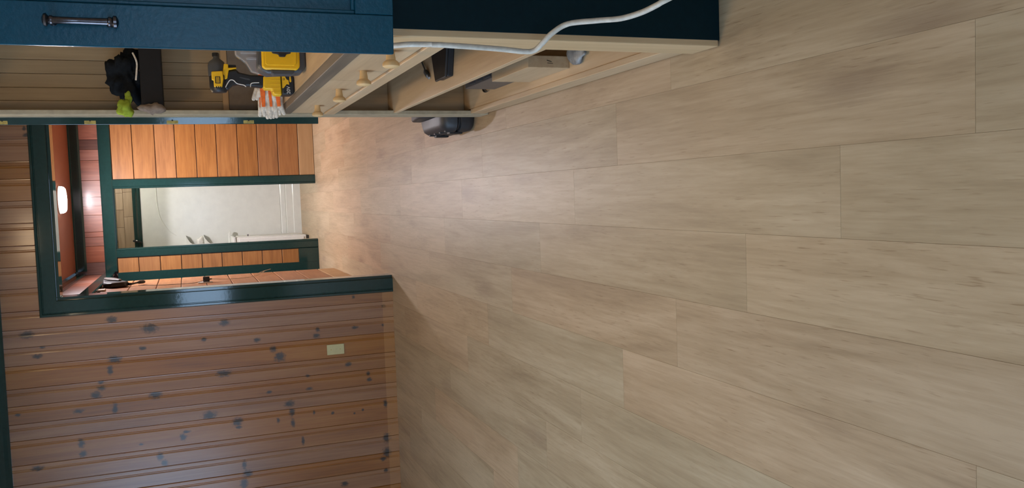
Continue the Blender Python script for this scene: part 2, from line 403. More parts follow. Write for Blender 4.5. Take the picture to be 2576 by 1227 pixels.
# wall behind the camera with a wide window
wf = MB().box(-3.1, -1.75, -2.62, -2.5, 0, 2.42).box(.75, .98, -2.62, -2.5, 0, 2.42).box(-1.75, .75, -2.62, -2.5, 0, .72).box(-1.75, .75, -2.62, -2.5, 1.5, 2.42).build('wall_front', MAT['wallplain']); struct(wf, 'plain wall behind the camera with a wide window')
wl = MB().box(-3.12, -3.0, -2.62, .2, 0, 2.42).box(-3.12, -3.0, 3.4, 5.9, 0, 2.42).box(-3.12, -3.0, .2, 3.4, 0, .95).box(-3.12, -3.0, .2, 3.4, 2.34, 2.42).build('wall_left', MAT['wallplain']); struct(wl, 'plain wall on the left with an added window')
def window(name, lo, hi, axis, strength, label):
    w = empty(name, lo); struct(w, label)
    e = emis('daylit glass', (182, 216, 255), strength)
    x0, y0, z0 = lo; x1, y1, z1 = hi
    MB().box(x0, x1, y0, y1, z0, z1).build('pane', e, w)
    t = .05
    fr = MB()
    if axis == 'Y':
        ya, yb = y0 - .03, y1 + .05
        fr.box(x0, x0+t, ya, yb, z0, z1).box(x1-t, x1, ya, yb, z0, z1).box(x0+t, x1-t, ya, yb, z0, z0+t).box(x0+t, x1-t, ya, yb, z1-t, z1).box((x0+x1)/2-.02, (x0+x1)/2+.02, ya, yb, z0+t, z1-t)
    else:
        xa, xb = x0 - .03, x1 + .05
        fr.box(xa, xb, y0, y0+t, z0, z1).box(xa, xb, y1-t, y1, z0, z1).box(xa, xb, y0+t, y1-t, z0, z0+t).box(xa, xb, y0+t, y1-t, z1-t, z1).box(xa, xb, (y0+y1)/2-.02, (y0+y1)/2+.02, z0+t, z1-t)
    fr.build('window_frame', MAT['whiteplastic'], w)
window('window_1', (-1.75, -2.57, .72), (.75, -2.56, 1.5), 'Y', WIN_BACK, 'wide daylit window behind the camera')
window('window_2_added', (-3.07, .2, .95), (-3.06, 3.4, 2.34), 'X', WIN_LEFT_ADDED, 'added daylit window in the left wall, out of view')  # unseen window, added to lay a bluish haze on the pine wall

# ---- hall shell
YE = 9.267; XH = -.66; ZH = 2.33
BZ = [1.965, 1.765, 1.558, 1.37, 1.174, .976, .77, .573, .369, .161, 0.0]
wall('ceiling_hall', XH-.12, 1.1, 5.90, 9.39, ZH, 2.42, mat='hallceil', label='terracotta painted hall ceiling')
hr = wall('wall_hall_right', 1.016, 1.1, 5.90, 9.39, 0, ZH, label='board clad right wall of the hall')
hl = MB().box(XH-.12, XH-.016, 5.90, 8.26, 0, ZH).box(XH-.12, XH-.016, 8.26, YE, 2.0, ZH).build('wall_hall_left', MAT['redwood_dark']); struct(hl, 'board clad left wall of the hall')
def hboard(x0, x1, y0, y1, z0, z1, mat, parent):
    g = .003
    return MB().box(x0, x1, y0, y1, z0+g, z1-g).build('board', mat, parent, bevel=.003, seg=1)
for i in range(len(BZ)-1):
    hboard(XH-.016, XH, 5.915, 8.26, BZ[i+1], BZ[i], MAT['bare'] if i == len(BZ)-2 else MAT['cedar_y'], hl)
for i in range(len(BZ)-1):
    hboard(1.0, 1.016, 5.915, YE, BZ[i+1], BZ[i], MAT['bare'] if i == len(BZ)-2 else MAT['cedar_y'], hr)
MB().box(1.0, 1.016, 5.915, YE, 1.97, ZH).build('board', MAT['redwood'], hr)
yb = 5.915
while yb < YE - .02:                               # upright red-brown boards above the rail
    ye = min(yb + .30, YE)
    MB().box(XH-.016, XH, yb+.001, ye-.001, 2.0, ZH).build('board', MAT['redwood'], hl); yb = ye
# rails and crowns in the hall
t3 = MB().prism([(XH-.01, 1.985), (XH+.018, 1.985), (XH+.022, 1.995), (XH+.022, 2.075), (XH+.014, 2.085), (XH-.01, 2.085)], 5.915, YE-.005, 'XZ').build('trim_3', MAT['teal']); struct(t3, 'teal rail along the left hall wall')
t4 = MB().prism([(XH-.01, 2.245), (XH+.012, 2.245), (XH+.022, 2.26), (XH+.022, 2.315), (XH+.04, ZH), (XH-.01, ZH)], 5.915, YE-.005, 'XZ').build('trim_4', MAT['teal']); struct(t4, 'teal crown along the left hall wall')

# end wall of the hall
DL, DR, DT = -.413, .175, 1.952
he = MB().box(-1.6, DL-.02, YE+.016, 9.39, 0, ZH).box(DR+.02, 1.1, YE+.016, 9.39, 0, ZH).box(DL-.02, DR+.02, YE+.016, 9.39, DT+.02, ZH).build('wall_hall_end', MAT['redwood_dark']); struct(he, 'board clad end wall of the hall')
for i in range(len(BZ)-1):
    hboard(.258, 1.0, YE, YE+.016, BZ[i+1], BZ[i], MAT['bare'] if i == len(BZ)-2 else MAT['cedar'], he)
LZ = [1.965, 1.767, 1.568, 1.37, 1.172, .979, .779, .58, .378, .203]
for i in range(len(LZ)-1): hboard(-.665, -.51, YE, YE+.016, LZ[i+1], LZ[i], MAT['cedar'], he)
UX = [1.0, .83, .661, .564, .458, .263, .10, .014, -.076, -.24, -.29, -.38, -.54, -.66]
for a, b in zip(UX[:-1], UX[1:]):
    d = MAT['redwood_dark'] if a in (.661, -.54) else MAT['redwood']
    MB().box(b+.001, a-.001, YE, YE+.016, 2.04, ZH).build('board', d, he, bevel=.002, seg=1)
t5 = MB().prism([(YE+.01, 1.962), (YE-.018, 1.962), (YE-.022, 1.972), (YE-.022, 2.06), (YE-.014, 2.072), (YE+.01, 2.072)], XH+.022, 1.0, 'YZ').build('trim_5', MAT['teal']); struct(t5, 'teal rail above the bathroom doorway')
t6 = MB().prism([(YE+.01, 2.235), (YE-.012, 2.235), (YE-.022, 2.25), (YE-.022, 2.315), (YE-.04, ZH), (YE+.01, ZH)], XH+.04, 1.0, 'YZ').build('trim_6', MAT['teal']); struct(t6, 'teal crown at the end of the hall')
t7 = empty('trim_7', (0, YE, 0)); struct(t7, 'teal casing of the bathroom doorway')
cp = [(.006, .010), (.010, .016), (.018, .016), (.020, .013), (.024, .018), (.084, .018), (.09, .014), (.094, .008)]
def leg(side, xe, z1):
    cl = [((xe + side*u), YE - d) for u, d in cp] + [(xe + side*.094, YE+.004), (xe + side*.006, YE+.004)]
    return MB().prism(cl, 0, z1, 'XY').build('casing', MAT['teal'], t7)
leg(1, DR, 1.9625); leg(-1, DL, 1.9625)
MB().box(DR, DR+.02, YE-.004, 9.40, 0, DT+.02).build('jamb', MAT['teal'], t7, bevel=.002)
MB().box(DL-.02, DL, YE-.004, 9.40, 0, DT+.02).build('jamb', MAT['teal'], t7, bevel=.002)
MB().box(DL, DR, YE-.004, 9.40, DT, DT+.02).build('jamb', MAT['teal'], t7, bevel=.002)
t8 = MB().box(-.78, -.652, YE-.018, YE+.01, 0, 1.9625).build('trim_8', MAT['teal'], bevel=.003); struct(t8, 'upright teal trim board in the hall corner')
t9 = MB().box(-.655, -.507, YE-.02, YE+.008, 0, .206).build('trim_9', MAT['teal'], bevel=.003); struct(t9, 'teal plinth block under the narrow cedar panel')

# ---- bathroom beyond the doorway
YB = 10.61
bw = MB().box(-.95, .9, YB+.012, YB+.1, 0, 2.3).build('wall_bath', MAT['redwood_dark']); struct(bw, 'back wall of the bathroom')
wall('wall_bath_left', -1.0, -.9, 9.39, YB+.1, 0, 2.3, mat='white', label='white left wall of the bathroom')
wall('wall_bath_right', .8, .9, 9.39, YB+.1, 0, 2.3, mat='white', label='white right wall of the bathroom')
wall('ceiling_bath', -1.0, .9, 9.39, YB+.1, 2.3, 2.4, mat='ceil', label='white ceiling of the bathroom')
rx = -.9
for z0, z1, ws in ((1.862, 1.962, (.42, .36, .28, .5, .3)), (1.962, 2.12, (.36, .30, .2, .19, .21, .22, .3)), (2.12, 2.3, (.5, .6, .5))):
    x = -.9
    for w in ws:
        x1 = min(x + w, .8)
        if x < .8: MB().box(x+.001, x1-.001, YB, YB+.012, z0+.001, z1-.001).build('board', MAT['beige'], bw, bevel=.002, seg=1)
        x = x1
ta = MB().prism([(YB+.01, 1.782), (YB-.02, 1.782), (YB-.024, 1.80), (YB-.018, 1.815), (YB-.024, 1.83), (YB-.024, 1.85), (YB-.012, 1.864), (YB+.01, 1.864)], -.9, .8, 'YZ').build('trim_10', MAT['teal']); struct(ta, 'teal rail on the bathroom wall')
sp = empty('shower_panel', (0, YB, .09), 'glossy white shower wall panel with an arched ridge', 'panel')
MB().box(-.9, .8, YB-.012, YB+.01, .24, 1.782).build('sheet', MAT['white'], sp, bevel=.002)
arch = spline([(.62, YB-.011, 1.38), (.52, YB-.011, 1.49), (.36, YB-.011, 1.58), (.2, YB-.011, 1.607), (.073, YB-.011, 1.607), (-.1, YB-.011, 1.59), (-.2, YB-.011, 1.555), (-.3, YB-.011, 1.49), (-.36, YB-.011, 1.42)], 8)
MB().tube(arch, .005, 6).build('arch_ridge', MAT['white'], sp, smooth=True)
bb = MB().prism([(YB+.01, 0), (YB-.03, 0), (YB-.03, .085), (YB-.024, .092), (YB-.024, .168), (YB-.016, .174), (YB-.02, .18), (YB-.018, .228), (YB-.010, .238), (YB+.01, .24)], -.9, .8, 'YZ').build('baseboard_bath', MAT['white']); struct(bb, 'stepped white skirting in the bathroom')

# ================================================================== LAMPS
def dome(loc, r, h, col, strength, name, label):
    """flush lamp: softly glowing sides round a bright panel that shines down"""
    e = empty(name, loc, label, 'lamp')
    x, y, z = loc
    MB().lathe([(r*1.04, 0), (r*1.04, -.010), (r*1.0, -.013)], (x, y, z), n=32).build('rim', MAT['whiteplastic'], e, smooth=True)
    d = MB().lathe([(r, -.012), (r*.99, -.012-h*.5), (r*.93, -.012-h*.9), (r*.86, -.012-h)], (x, y, z), n=32).build('diffuser', emis('lamp diffuser', col, 5.0), e, smooth=True)
    MB().lathe([(r*.84, -.0125-h), (r*.84, -.0135-h)], (x, y, z), n=32).build('led_panel', emis('lamp panel', col, strength), d)
    return e
dome((.075, 8.33, ZH), .118, .042, (250, 242, 248), LAMP_HALL, 'ceiling_lamp', 'round white lamp lit on the terracotta hall ceiling')
dome((-.22, 2.2, 2.42), .17, .05, (255, 221, 176), LAMP_A, 'ceiling_lamp', 'round lamp on the white ceiling nearest the camera')
dome((-.2, 4.65, 2.42), .17, .05, (255, 221, 176), LAMP_B, 'ceiling_lamp', 'round lamp on the white ceiling by the pine wall')
dome((.3, 9.95, 2.30), .12, .04, (255, 250, 238), LAMP_BATH_ADDED, 'ceiling_lamp', 'added round lamp on the bathroom ceiling, out of view')  # unseen lamp, added to brighten the bathroom

# ================================================================== STORAGE CABINET
XF = .375
cab = empty('storage_cabinet', (.6, 2.84, 0), 'tall open storage cabinet of pale plywood with dark blue end panel and drawers', 'cabinet')
YN, YF = 1.88, 3.79
# end panels, face frame
MB().box(XF-.003, .855, YN, YN+.02, 0, .96).build('end_panel', MAT['panel_blue'], cab, bevel=.002)
MB().box(XF+.03, .855, YN+.002, YN+.02, .96, 2.1).build('end_panel', MAT['ply_v'], cab)
MB().box(XF, .855, 3.775, YF, 0, 2.1).build('end_panel', MAT['ply_v'], cab)
MB().box(XF-.018, XF, YN+.001, 2.0, .004, 2.1).build('stile', MAT['ply_v'], cab, bevel=.002)
MB().box(XF-.018, XF, 3.665, YF, .004, 2.1).build('stile', MAT['pale_paint'], cab, bevel=.002)
MB().box(XF-.018, XF, 2.0, 3.665, 2.02, 2.1).build('rail', MAT['ply'], cab)
MB().box(XF-.018, XF, 2.0, 3.665, .695, .738).build('rail', MAT['ply'], cab, bevel=.002)
MB().box(XF-.014, XF+.006, 2.0, 3.665, .02, .088).build('rail', MAT['ply'], cab, bevel=.002)
MB().box(.835, .853, YN+.02, 3.775, .02, 2.1).build('back_panel', MAT['ply_v'], cab)
# upright boards lining the far end above the counter
xb = .376
for w in (.0435, .0503, .0534, .0533, .053, .053, .053, .053, .046):
    MB().box(xb+.0006, xb+w-.0006, 3.757, 3.775, .917, 2.1).build('board', MAT['lining'], cab, bevel=.0015, seg=1); xb += w
# counter
ct = MB().box(XF+.012, .835, 2.0, 3.757, .878, .917).build('worktop', MAT['ply'], cab)
MB().box(XF-.016, XF+.012, 2.0, 3.69, .876, .916).build('front_edge', MAT['greyboard'], ct, bevel=.002)
# drawers with turned knobs
for y0, y1, kys in ((2.006, 2.66, (2.107, 2.453)), (2.666, 3.66, (2.868, 3.365))):
    d = MB().box(XF-.012, XF+.006, y0, y1, .741, .873).build('drawer', MAT['ply'], cab, bevel=.002)
    for ky in kys:
        MB().lathe([(.010, 0), (.0105, .008), (.012, .018), (.0125, .024), (.018, .028), (.0215, .033), (.021, .039), (.015, .043), (.001, .044)], (XF-.0118, ky, .809), (-1, 0, 0), 18).build('knob', MAT['knobwood'], d, smooth=True)
MB().box(XF, .835, 2.0, 3.757, .69, .70).build('drawer_floor', MAT['ply'], cab)
# shelves
sh = MB().box(XF-.012, .835, 2.0, 3.757, .42, .44).build('shelf', MAT['ply'], cab, bevel=.0015)
MB().box(XF+.006, .835, 2.0, 3.757, .066, .086).build('shelf', MAT['ply'], cab)
# dark box shelf and grey panel against the far end
MB().box(XF+.004, .80, 3.60, 3.757, 1.362, 1.442).build('box_shelf', MAT['darkbrown'], cab, bevel=.003)
MB().box(.379, .80, 3.742, 3.757, 1.113, 1.137).build('cleat', MAT['bare'], cab, bevel=.002)
MB().box(.385, .80, 3.738, 3.757, .917, 1.112).build('splash_panel', MAT['greybrown'], cab)
# far door folded right back: its hinge edge and hinges face the room
A = math.radians(9)
Rd = Matrix.Translation((.329, 3.793, 0)) @ Matrix.Rotation(-A, 4, 'Z')
fd = MB().box(0, .031, 0, .88, .745, 2.02, mat=Rd).build('cabinet_door', MAT['teal'], cab, bevel=.002)
fd['label'] = 'dark teal door folded back, seen edge on'
for z0, z1 in ((1.928, 1.965), (1.620, 1.662), (1.314, 1.358), (1.014, 1.057)):
    h = MB().box(.331, .360, 3.7905, 3.7935, z0, z1).build('hinge', MAT['brass'], fd, bevel=.0008)
    MB().lathe([(.0001, 0), (.0045, 0), (.0045, z1-z0), (.0001, z1-z0)], (.3595, 3.789, z0), n=10).build('knuckle', MAT['brass'], h, smooth=True) if False else None
    MB().lathe([(.0035, 0), (.0035, .0012), (.001, .0016)], (.345, 3.7905, (z0+z1)/2), (0, -1, 0), 10).build('hinge_screw', MAT['inkblack'], fd)
# blue framed door with a bar handle on the end of the cabinet
Rn = Matrix.Translation((.313, 1.872, 0)) @ Matrix.Rotation(math.radians(-5.5), 4, 'Z')
def nbox(*b): return MB().box(*b, mat=Rn)
nd = nbox(.0, .53, -.012, -.002, .862, 2.05).build('cabinet_door', MAT['door_blue_lit'], cab, bevel=.001)
nd['label'] = 'glossy dark blue framed door'
for b in ((.0, .082, .862, 2.05), (.448, .53, .862, 2.05)): nbox(b[0], b[1], -.022, -.012, b[2], b[3]).build('door_stile', MAT['door_blue_lit'], nd, bevel=.002)
for b in ((.0825, .4475, .862, .945), (.0825, .4475, 1.97, 2.05)): nbox(b[0], b[1], -.022, -.012, b[2], b[3]).build('door_rail', MAT['door_blue_lit'], nd, bevel=.002)
nbox(.0825, .09, -.0195, -.012, .945, 1.97).build('door_moulding', MAT['door_blue_lit'], nd, bevel=.002)
nbox(.09, .4475, -.0195, -.012, .945, .953).build('door_moulding', MAT['door_blue_lit'], nd, bevel=.002)
hx, hy = .045, -.050
o_ = Rn @ Vector((hx, hy, 1.405))
hd = MB().lathe([(.001, 0), (.006, .001), (.0115, .004), (.012, .009), (.008, .012), (.0095, .015), (.0095, .018), (.0068, .020), (.0062, .068), (.0068, .112), (.0085, .114), (.0085, .118), (.007, .120), (.0125, .124), (.0115, .128), (.006, .131), (.001, .132)], o_, n=18).build('handle', MAT['pewter'], nd, smooth=True)
for hz in (1.4225, 1.521):
    p = Rn @ Vector((hx, -.022, hz)); q = Rn @ Vector((hx, hy+.004, hz))
    MB().lathe([(.0085, 0), (.006, .004), (.005, (q-p).length)], p, (q-p), 12).build('handle_post', MAT['pewter'], nd, smooth=True)

# ================================================================== THINGS ON THE CABINET
def blob(name, mat, parent, c, rad, amp=.25, freq=18, seed=0, flat=None, sub=3):
    bm = bmesh.new(); bmesh.ops.create_icosphere(bm, subdivisions=sub, radius=1)
    for v in bm.verts:
        d = v.co.normalized(); p = Vector((d.x*rad[0], d.y*rad[1], d.z*rad[2]))
        n1 = mnoise.fractal(p*freq + Vector((seed*3.1, seed*1.7, seed)), 1, 2, 3)
        n2 = abs(mnoise.noise(p*freq*2.3 + Vector((seed, 5, 1))))
        p *= 1 + amp*n1 - amp*.5*n2
        if flat is not None: p.z = max(p.z, flat)
        v.co = p + Vector(c)
    me = bpy.data.meshes.new(name); bm.to_mesh(me); bm.free(); me.materials.append(mat)
    for f in me.polygons: f.use_smooth = True
    o = bpy.data.objects.new(name, me); COL.objects.link(o)
    if parent: o.parent = parent; o.matrix_parent_inverse = Matrix.Translation(-WLOC.get(parent.name, Vector()))
    WLOC[o.name] = Vector(); return o
# black fleece on the dark box shelf
jk = blob('jacket', MAT['cloth_black'], None, (.505, 3.655, 1.490), (.104, .056, .060), .55, 24, 6, -.0475, 4)
tag(jk, 'crumpled black fleece jacket on the dark box shelf', 'jacket')
zp = MB().tube(spline([(.585, 3.6, 1.462), (.56, 3.592, 1.452), (.54, 3.594, 1.449), (.51, 3.592, 1.452), (.48, 3.592, 1.456)], 5), [.0035]*21, 6).build('drawstring', MAT['cloth_white'], jk, smooth=True)
cp_ = blob('cap', MAT['cloth_lime'], None, (.368, 3.575, 1.500), (.034, .030, .028), .7, 26, 12, None, 3)
tag(cp_, 'lime green cloth cap hanging beside the black jacket', 'cap')
blob('cap_strap', MAT['cloth_lime'], cp_, (.41, 3.578, 1.488), (.022, .007, .013), .6, 55, 2)
rg = blob('rag', MAT['cloth_taupe'], None, (.374, 3.578, 1.403), (.026, .018, .036), .8, 34, 7)
tag(rg, 'taupe cloth hanging off the corner of the dark box shelf', 'cloth')

# ---- impact driver (side on, nose to the right, standing on its battery)
DY = 3.185
dr = empty('impact_driver', (.41, DY, .918), 'yellow and black cordless impact driver standing on its battery', 'power tool')
def slab(name, poly, half, mat, parent, bev=.006, dy=0, seg=3):
    return MB().prism(poly, DY-half+dy, DY+half+dy, 'XZ').build(name, mat, parent, bevel=bev, seg=seg, smooth=True, angle=35)
zc = 1.1765
nose = MB().lathe([(.0285, 0), (.0295, .012), (.0295, .038), (.025, .050), (.0125, .060), (.0105, .064), (.0105, .078), (.001, .078)], (.443, DY, zc), (1, 0, 0), 24).build('nose', MAT['darkgrey'], dr, smooth=True)
MB().lathe([(.006, 0), (.006, .006), (.0115, .006), (.0115, .016), (.010, .018), (.001, .018)], (.506, DY, zc+.002), (1, 0, 0), 18).build('chuck', MAT['black'], nose, smooth=True)
MB().lathe([(.001, 0), (.024, .001), (.029, .008), (.031, .02), (.031, .056), (.0295, .060)], (.386, DY, zc-.004), (1, 0, 0), 24).build('motor_housing', MAT['black'], dr, smooth=True)
lb = slab('label_plate', [(.455, 1.196), (.458, 1.159), (.431, 1.157), (.401, 1.163), (.402, 1.19), (.425, 1.19), (.426, 1.196)], .0325, MAT['yellow'], dr, .003)
for zz in (1.168, 1.175, 1.182): MB().box(.398, .404, DY-.0328, DY-.031, zz-.002, zz+.002).build('vent', MAT['inkblack'], lb)
MB().box(.414, .438, DY-.0331, DY-.032, 1.168, 1.185).build('print', MAT['inkblack'], lb)
for zz in (1.1725, 1.1765, 1.1805): MB().box(.416, .436, DY-.0335, DY-.033, zz-.0011, zz+.0011).build('print_line', MAT['yellow'], lb)
slab('gear_collar', [(.484, 1.153), (.483, 1.139), (.47, 1.139), (.472, 1.113), (.468, 1.111), (.462, 1.138), (.433, 1.144), (.427, 1.157), (.448, 1.160)], .024, MAT['yellow'], dr, .003)
slab('trigger', [(.483, 1.138), (.483, 1.112), (.473, 1.112), (.469, 1.133), (.47, 1.139)], .010, MAT['black'], dr, .003)
hdl = slab('grip', [(.46, 1.142), (.466, 1.111), (.456, 1.105), (.447, 1.064), (.447, 1.035), (.443, 1.003), (.418, 1.003), (.404, 1.028), (.409, 1.073), (.409, 1.088), (.414, 1.107), (.411, 1.126), (.396, 1.141), (.394, 1.151), (.408, 1.160), (.438, 1.150)], .021, MAT['black'], dr, .007)
def linepart(pts, r, mat, parent, name): return MB().tube(spline(pts, 5), r, 6).build(name, mat, parent, smooth=True)
gy = DY - .0215
linepart([(.402, gy, 1.152), (.413, gy, 1.146), (.427, gy, 1.136), (.427, gy, 1.124), (.416, gy, 1.112), (.411, gy, 1.09), (.405, gy, 1.083)], .0016, MAT['inkwhite'], hdl, 'grip_line')
linepart([(.404, gy, 1.068), (.415, gy, 1.066), (.419, gy, 1.058), (.420, gy, 1.038)], .0016, MAT['inkwhite'], hdl, 'grip_line')
MB().prism([(.437, 1.104), (.439, 1.100), (.433, 1.070), (.428, 1.068), (.430, 1.082)], gy-.0006, gy+.001, 'XZ').build('logo', MAT['darkgrey'], hdl)
ft = slab('foot', [(.441, 1.023), (.447, 1.010), (.447, .962), (.376, .962), (.378, .99), (.398, .996), (.397, 1.018), (.405, 1.025)], .026, MAT['yellow'], dr, .004)
for xx in (.388, .402, .416, .43): MB().box(xx-.001, xx+.001, DY-.0268, DY-.0255, .966, .998).build('rib', MAT['yellow'], ft)
bt = slab('battery', [(.447, .9615), (.448, .926), (.440, .9175), (.386, .9175), (.378, .926), (.377, .9615)], .036, MAT['black'], dr, .005)
MB().prism([(.444, .9605), (.444, .951), (.430, .944), (.428, .938), (.412, .936), (.414, .945), (.4, .956), (.4, .9605)], DY-.0366, DY-.035, 'XZ').build('battery_flash', MAT['yellow'], bt)
MB().prism([(.444, .934), (.444, .930), (.424, .928), (.420, .9315), (.424, .935)], DY-.0366, DY-.035, 'XZ').build('battery_flash', MAT['yellow'], bt)
def text(name, body, size, loc, rot, mat, parent, ext=.0004):
    c = bpy.data.curves.new(name, 'FONT'); c.body = body; c.size = size; c.extrude = ext; c.align_x = 'CENTER'; c.align_y = 'CENTER'
    o = bpy.data.objects.new(name, c); COL.objects.link(o)
    dg = bpy.context.evaluated_depsgraph_get(); me = bpy.data.meshes.new_from_object(o.evaluated_get(dg)); bpy.data.objects.remove(o)
    me.materials.clear(); me.materials.append(mat)
    m = bpy.data.objects.new(name, me); COL.objects.link(m); m.parent = parent
    m.location = Vector(loc) - WLOC.get(parent.name, Vector()); m.rotation_euler = rot
    return m
text('lettering', '20V', .017, (.393, DY-.0375, .939), (math.pi/2, 0, 0), MAT['inkwhite'], bt)
text('lettering', 'LI', .010, (.431, DY-.0375, .9545), (math.pi/2, 0, 0), MAT['inkblack'], bt)

# ---- yellow organiser case, partly behind the blue door, with a clear plastic pack against it
CY = 2.87
cs = empty('tool_case', (.5, CY, .917), 'yellow hard case with dark grey frame and latch beside the driver', 'case')
MB().prism([(.60, 1.048), (.60, .918), (.475, .918), (.429, .918), (.410, .930), (.404, 1.037), (.413, 1.056), (.43, 1.068)], CY-.045, CY+.045, 'XZ').build('shell', MAT['darkgrey'], cs, bevel=.008, seg=3, smooth=True)
yl = MB().prism([(.59, 1.054), (.59, .936), (.426, .938), (.415, .949), (.416, 1.048), (.424, 1.056)], CY-.053, CY-.02, 'XZ').build('lid', MAT['yellow'], cs, bevel=.006, seg=3, smooth=True)
MB().prism([(.58, 1.044), (.58, .946), (.437, .949), (.429, .956), (.429, 1.040), (.434, 1.045)], CY-.056, CY-.052, 'XZ').build('lid_panel', MAT['yellow'], yl, bevel=.0015)
MB().prism([(.50, 1.028), (.50, .962), (.466, .966), (.464, .980), (.455, .984), (.455, 1.002), (.463, 1.005), (.466, 1.024)], CY-.060, CY-.050, 'XZ').build('latch', MAT['black'], cs, bevel=.003)
MB().prism([(.416, 1.03), (.416, .955), (.405, .958), (.400, .965), (.400, 1.02), (.405, 1.027)], CY-.050, CY-.01, 'XZ').build('carry_handle', MAT['darkgrey'], cs, bevel=.003)
cl = empty('plastic_pack', (.45, 2.93, .917), 'clear ribbed plastic pack leaning behind the yellow case', 'packaging')
MB().prism([(.60, 1.135), (.60, .918), (.43, .918), (.418, 1.06), (.424, 1.080), (.455, 1.098), (.476, 1.128)], 2.925, 2.955, 'XZ').build('tray', MAT['clear'], cl, bevel=.004)
for x0, zt in ((.462, 1.095), (.48, 1.112), (.498, 1.125)):
    MB().box(x0, x0+.007, 2.915, 2.9255, 1.062, zt).build('rib', MAT['clear'], cl, bevel=.002)

# ---- work gloves hanging over the front edge of the worktop
def glove(name, label, base, tilt, seed):
    g = empty(name, base, label, 'glove', 'work gloves on the worktop'); bx, by, bz = base
    rnd = random.Random(seed)
    bm = bmesh.new()
    def cap(p, q, r0, r1, sq=1.0):
        m = MB(); n = 7; P, Q = Vector(p), Vector(q); d = (Q-P).normalized()
        pts = [P - d*r0*.6, P - d*r0*.2] + [P.lerp(Q, t) for t in (.2, .45, .7, .9)] + [Q + d*r1*.3, Q + d*r1*.75]
        rs = [r0*.5, r0*.9] + [r0+(r1-r0)*t for t in (.2, .45, .7, .9)] + [r1*.9, r1*.45]
        m.tube(pts, rs, n); k = len(bm.verts)
        vs_ = [bm.verts.new(v) for v in m.v]; bm.verts.ensure_lookup_table()
        for f in m.f: bm.faces.new([vs_[i] for i in f])
    T = lambda x, y, z: (bx + x, by + y*math.cos(tilt) - z*math.sin(tilt), bz + y*math.sin(tilt) + z*math.cos(tilt))
    cap(T(.05, 0, .004), T(-.03, -.006, .002), .026, .027); cap(T(.05, .022, .004), T(-.03, .02, .002), .022, .024); cap(T(.05, -.022, .004), T(-.03, -.026, .002), .022, .022)
    fs = []
    for i, (yy, L) in enumerate(((-.034, .05), (-.013, .062), (.009, .064), (.03, .054))):
        q = T(-.045-L, yy*1.15 + rnd.uniform(-.003, .003), -.012 - rnd.uniform(0, .012)); m_ = T(-.052-L*.4, yy*1.1, .004)
        cap(T(-.03, yy, .002), m_, .0115, .0105); cap(m_, q, .0105, .0085); fs.append((m_, q))
    cap(T(.01, .04, 0), T(-.035, .058, -.006), .012, .009)
    me = bpy.data.meshes.new('glove_body'); bm.to_mesh(me); bm.free(); me.materials.append(MAT['cloth_white'])
    o = bpy.data.objects.new('glove_body', me); COL.objects.link(o); o.parent = g; o.matrix_parent_inverse = Matrix.Translation(-Vector(base)); WLOC[o.name] = Vector()
    r = o.modifiers.new('remesh', 'REMESH'); r.mode = 'VOXEL'; r.voxel_size = .0035; r.use_smooth_shade = True
    for yy, w in ((-.026, .012), (.0, .006), (.026, .012)):
        pts = [T(.085, yy, .030), T(.04, yy, .036), T(0, yy*1.05, .0355), T(-.035, yy*1.1, .026), T(-.07, yy*1.15, .016)]
        MB().loft([[Vector(p)+Vector((0, s_*w*(1-.15*i)*math.cos(tilt), s_*w*(1-.15*i)*math.sin(tilt)))+Vector((0, 0, h)) for s_, h in ((-1, -.004), (-.6, .002), (.6, .002), (1, -.004))] for i, p in enumerate(pts)]).build('back_panel', MAT['orange'], g, smooth=True)
    MB().lathe([(.030, 0), (.034, .01), (.035, .035), (.033, .05)], T(.06, 0, .004), (1, 0, 0), 14).build('cuff', MAT['orange'], g, smooth=True)
    return g
glove('work_glove', 'white leather glove with orange back, front one of the pair under the driver', (.440, 3.50, .966), 1.25, 1)
glove('work_glove', 'white leather glove with orange back, rear one of the pair under the driver', (.446, 3.575, .970), 1.45, 4)

# ---- lower shelves
bx = empty('storage_bin', (.5, 2.86, .44), 'black flat plastic bin on the middle cabinet shelf', 'box')
Rb = Matrix.Translation((.392, 2.83, 0)) @ Matrix.Rotation(math.radians(8), 4, 'Z')
MB().prism([(.398, 2.775), (.70, 2.68), (.70, 3.00), (.398, 2.885)], .4405, .462, 'XY').build('body', MAT['black'], bx, bevel=.004)
MB().prism([(.394, 2.770), (.705, 2.672), (.705, 3.008), (.394, 2.890)], .4625, .472, 'XY').build('lid', MAT['black'], bx, bevel=.003)
ca = empty('usb_cable', (.47, 3.11, .44), 'short dark cable with a plug lying on the middle shelf', 'cable')
MB().tube(spline([(.60, 3.22, .444), (.54, 3.19, .4445), (.50, 3.15, .444), (.462, 3.10, .446)], 6), .003, 8).build('lead', MAT['darkgrey'], ca, smooth=True)
Rc = Matrix.Translation((.462, 3.10, .447)) @ Matrix.Rotation(math.radians(-123), 4, 'Z')
MB().box(0, .045, -.008, .008, -.006, .007, mat=Rc).build('plug', MAT['darkgrey'], ca, bevel=.003)
MB().box(.045, .06, -.005, .005, -.003, .004, mat=Rc).build('plug_tip', MAT['silver'], ca)
wbk = tag(MB().box(.407, .447, 2.61, 2.96, .0865, .236).build('wood_block', MAT['ply'], bevel=.002), 'pale timber block standing on the cabinet floor', 'wood')
MB().prism([(.4255, .150), (.428, .152), (.433, .168), (.4305, .168)], 2.6094, 2.6105, 'XZ').build('pencil_mark', MAT['inkblack'], wbk)
MB().prism([(.421, .146), (.4225, .146), (.4235, .166), (.422, .166)], 2.6094, 2.6105, 'XZ').build('pencil_mark', MAT['inkblack'], wbk)
ps = empty('junction_box', (.46, 3.2, .0865), 'grey steel outlet box with sockets behind the timber block', 'outlet box')
MB().box(.428, .52, 3.0, 3.34, .0865, .215).build('case', MAT['steel'], ps, bevel=.003)
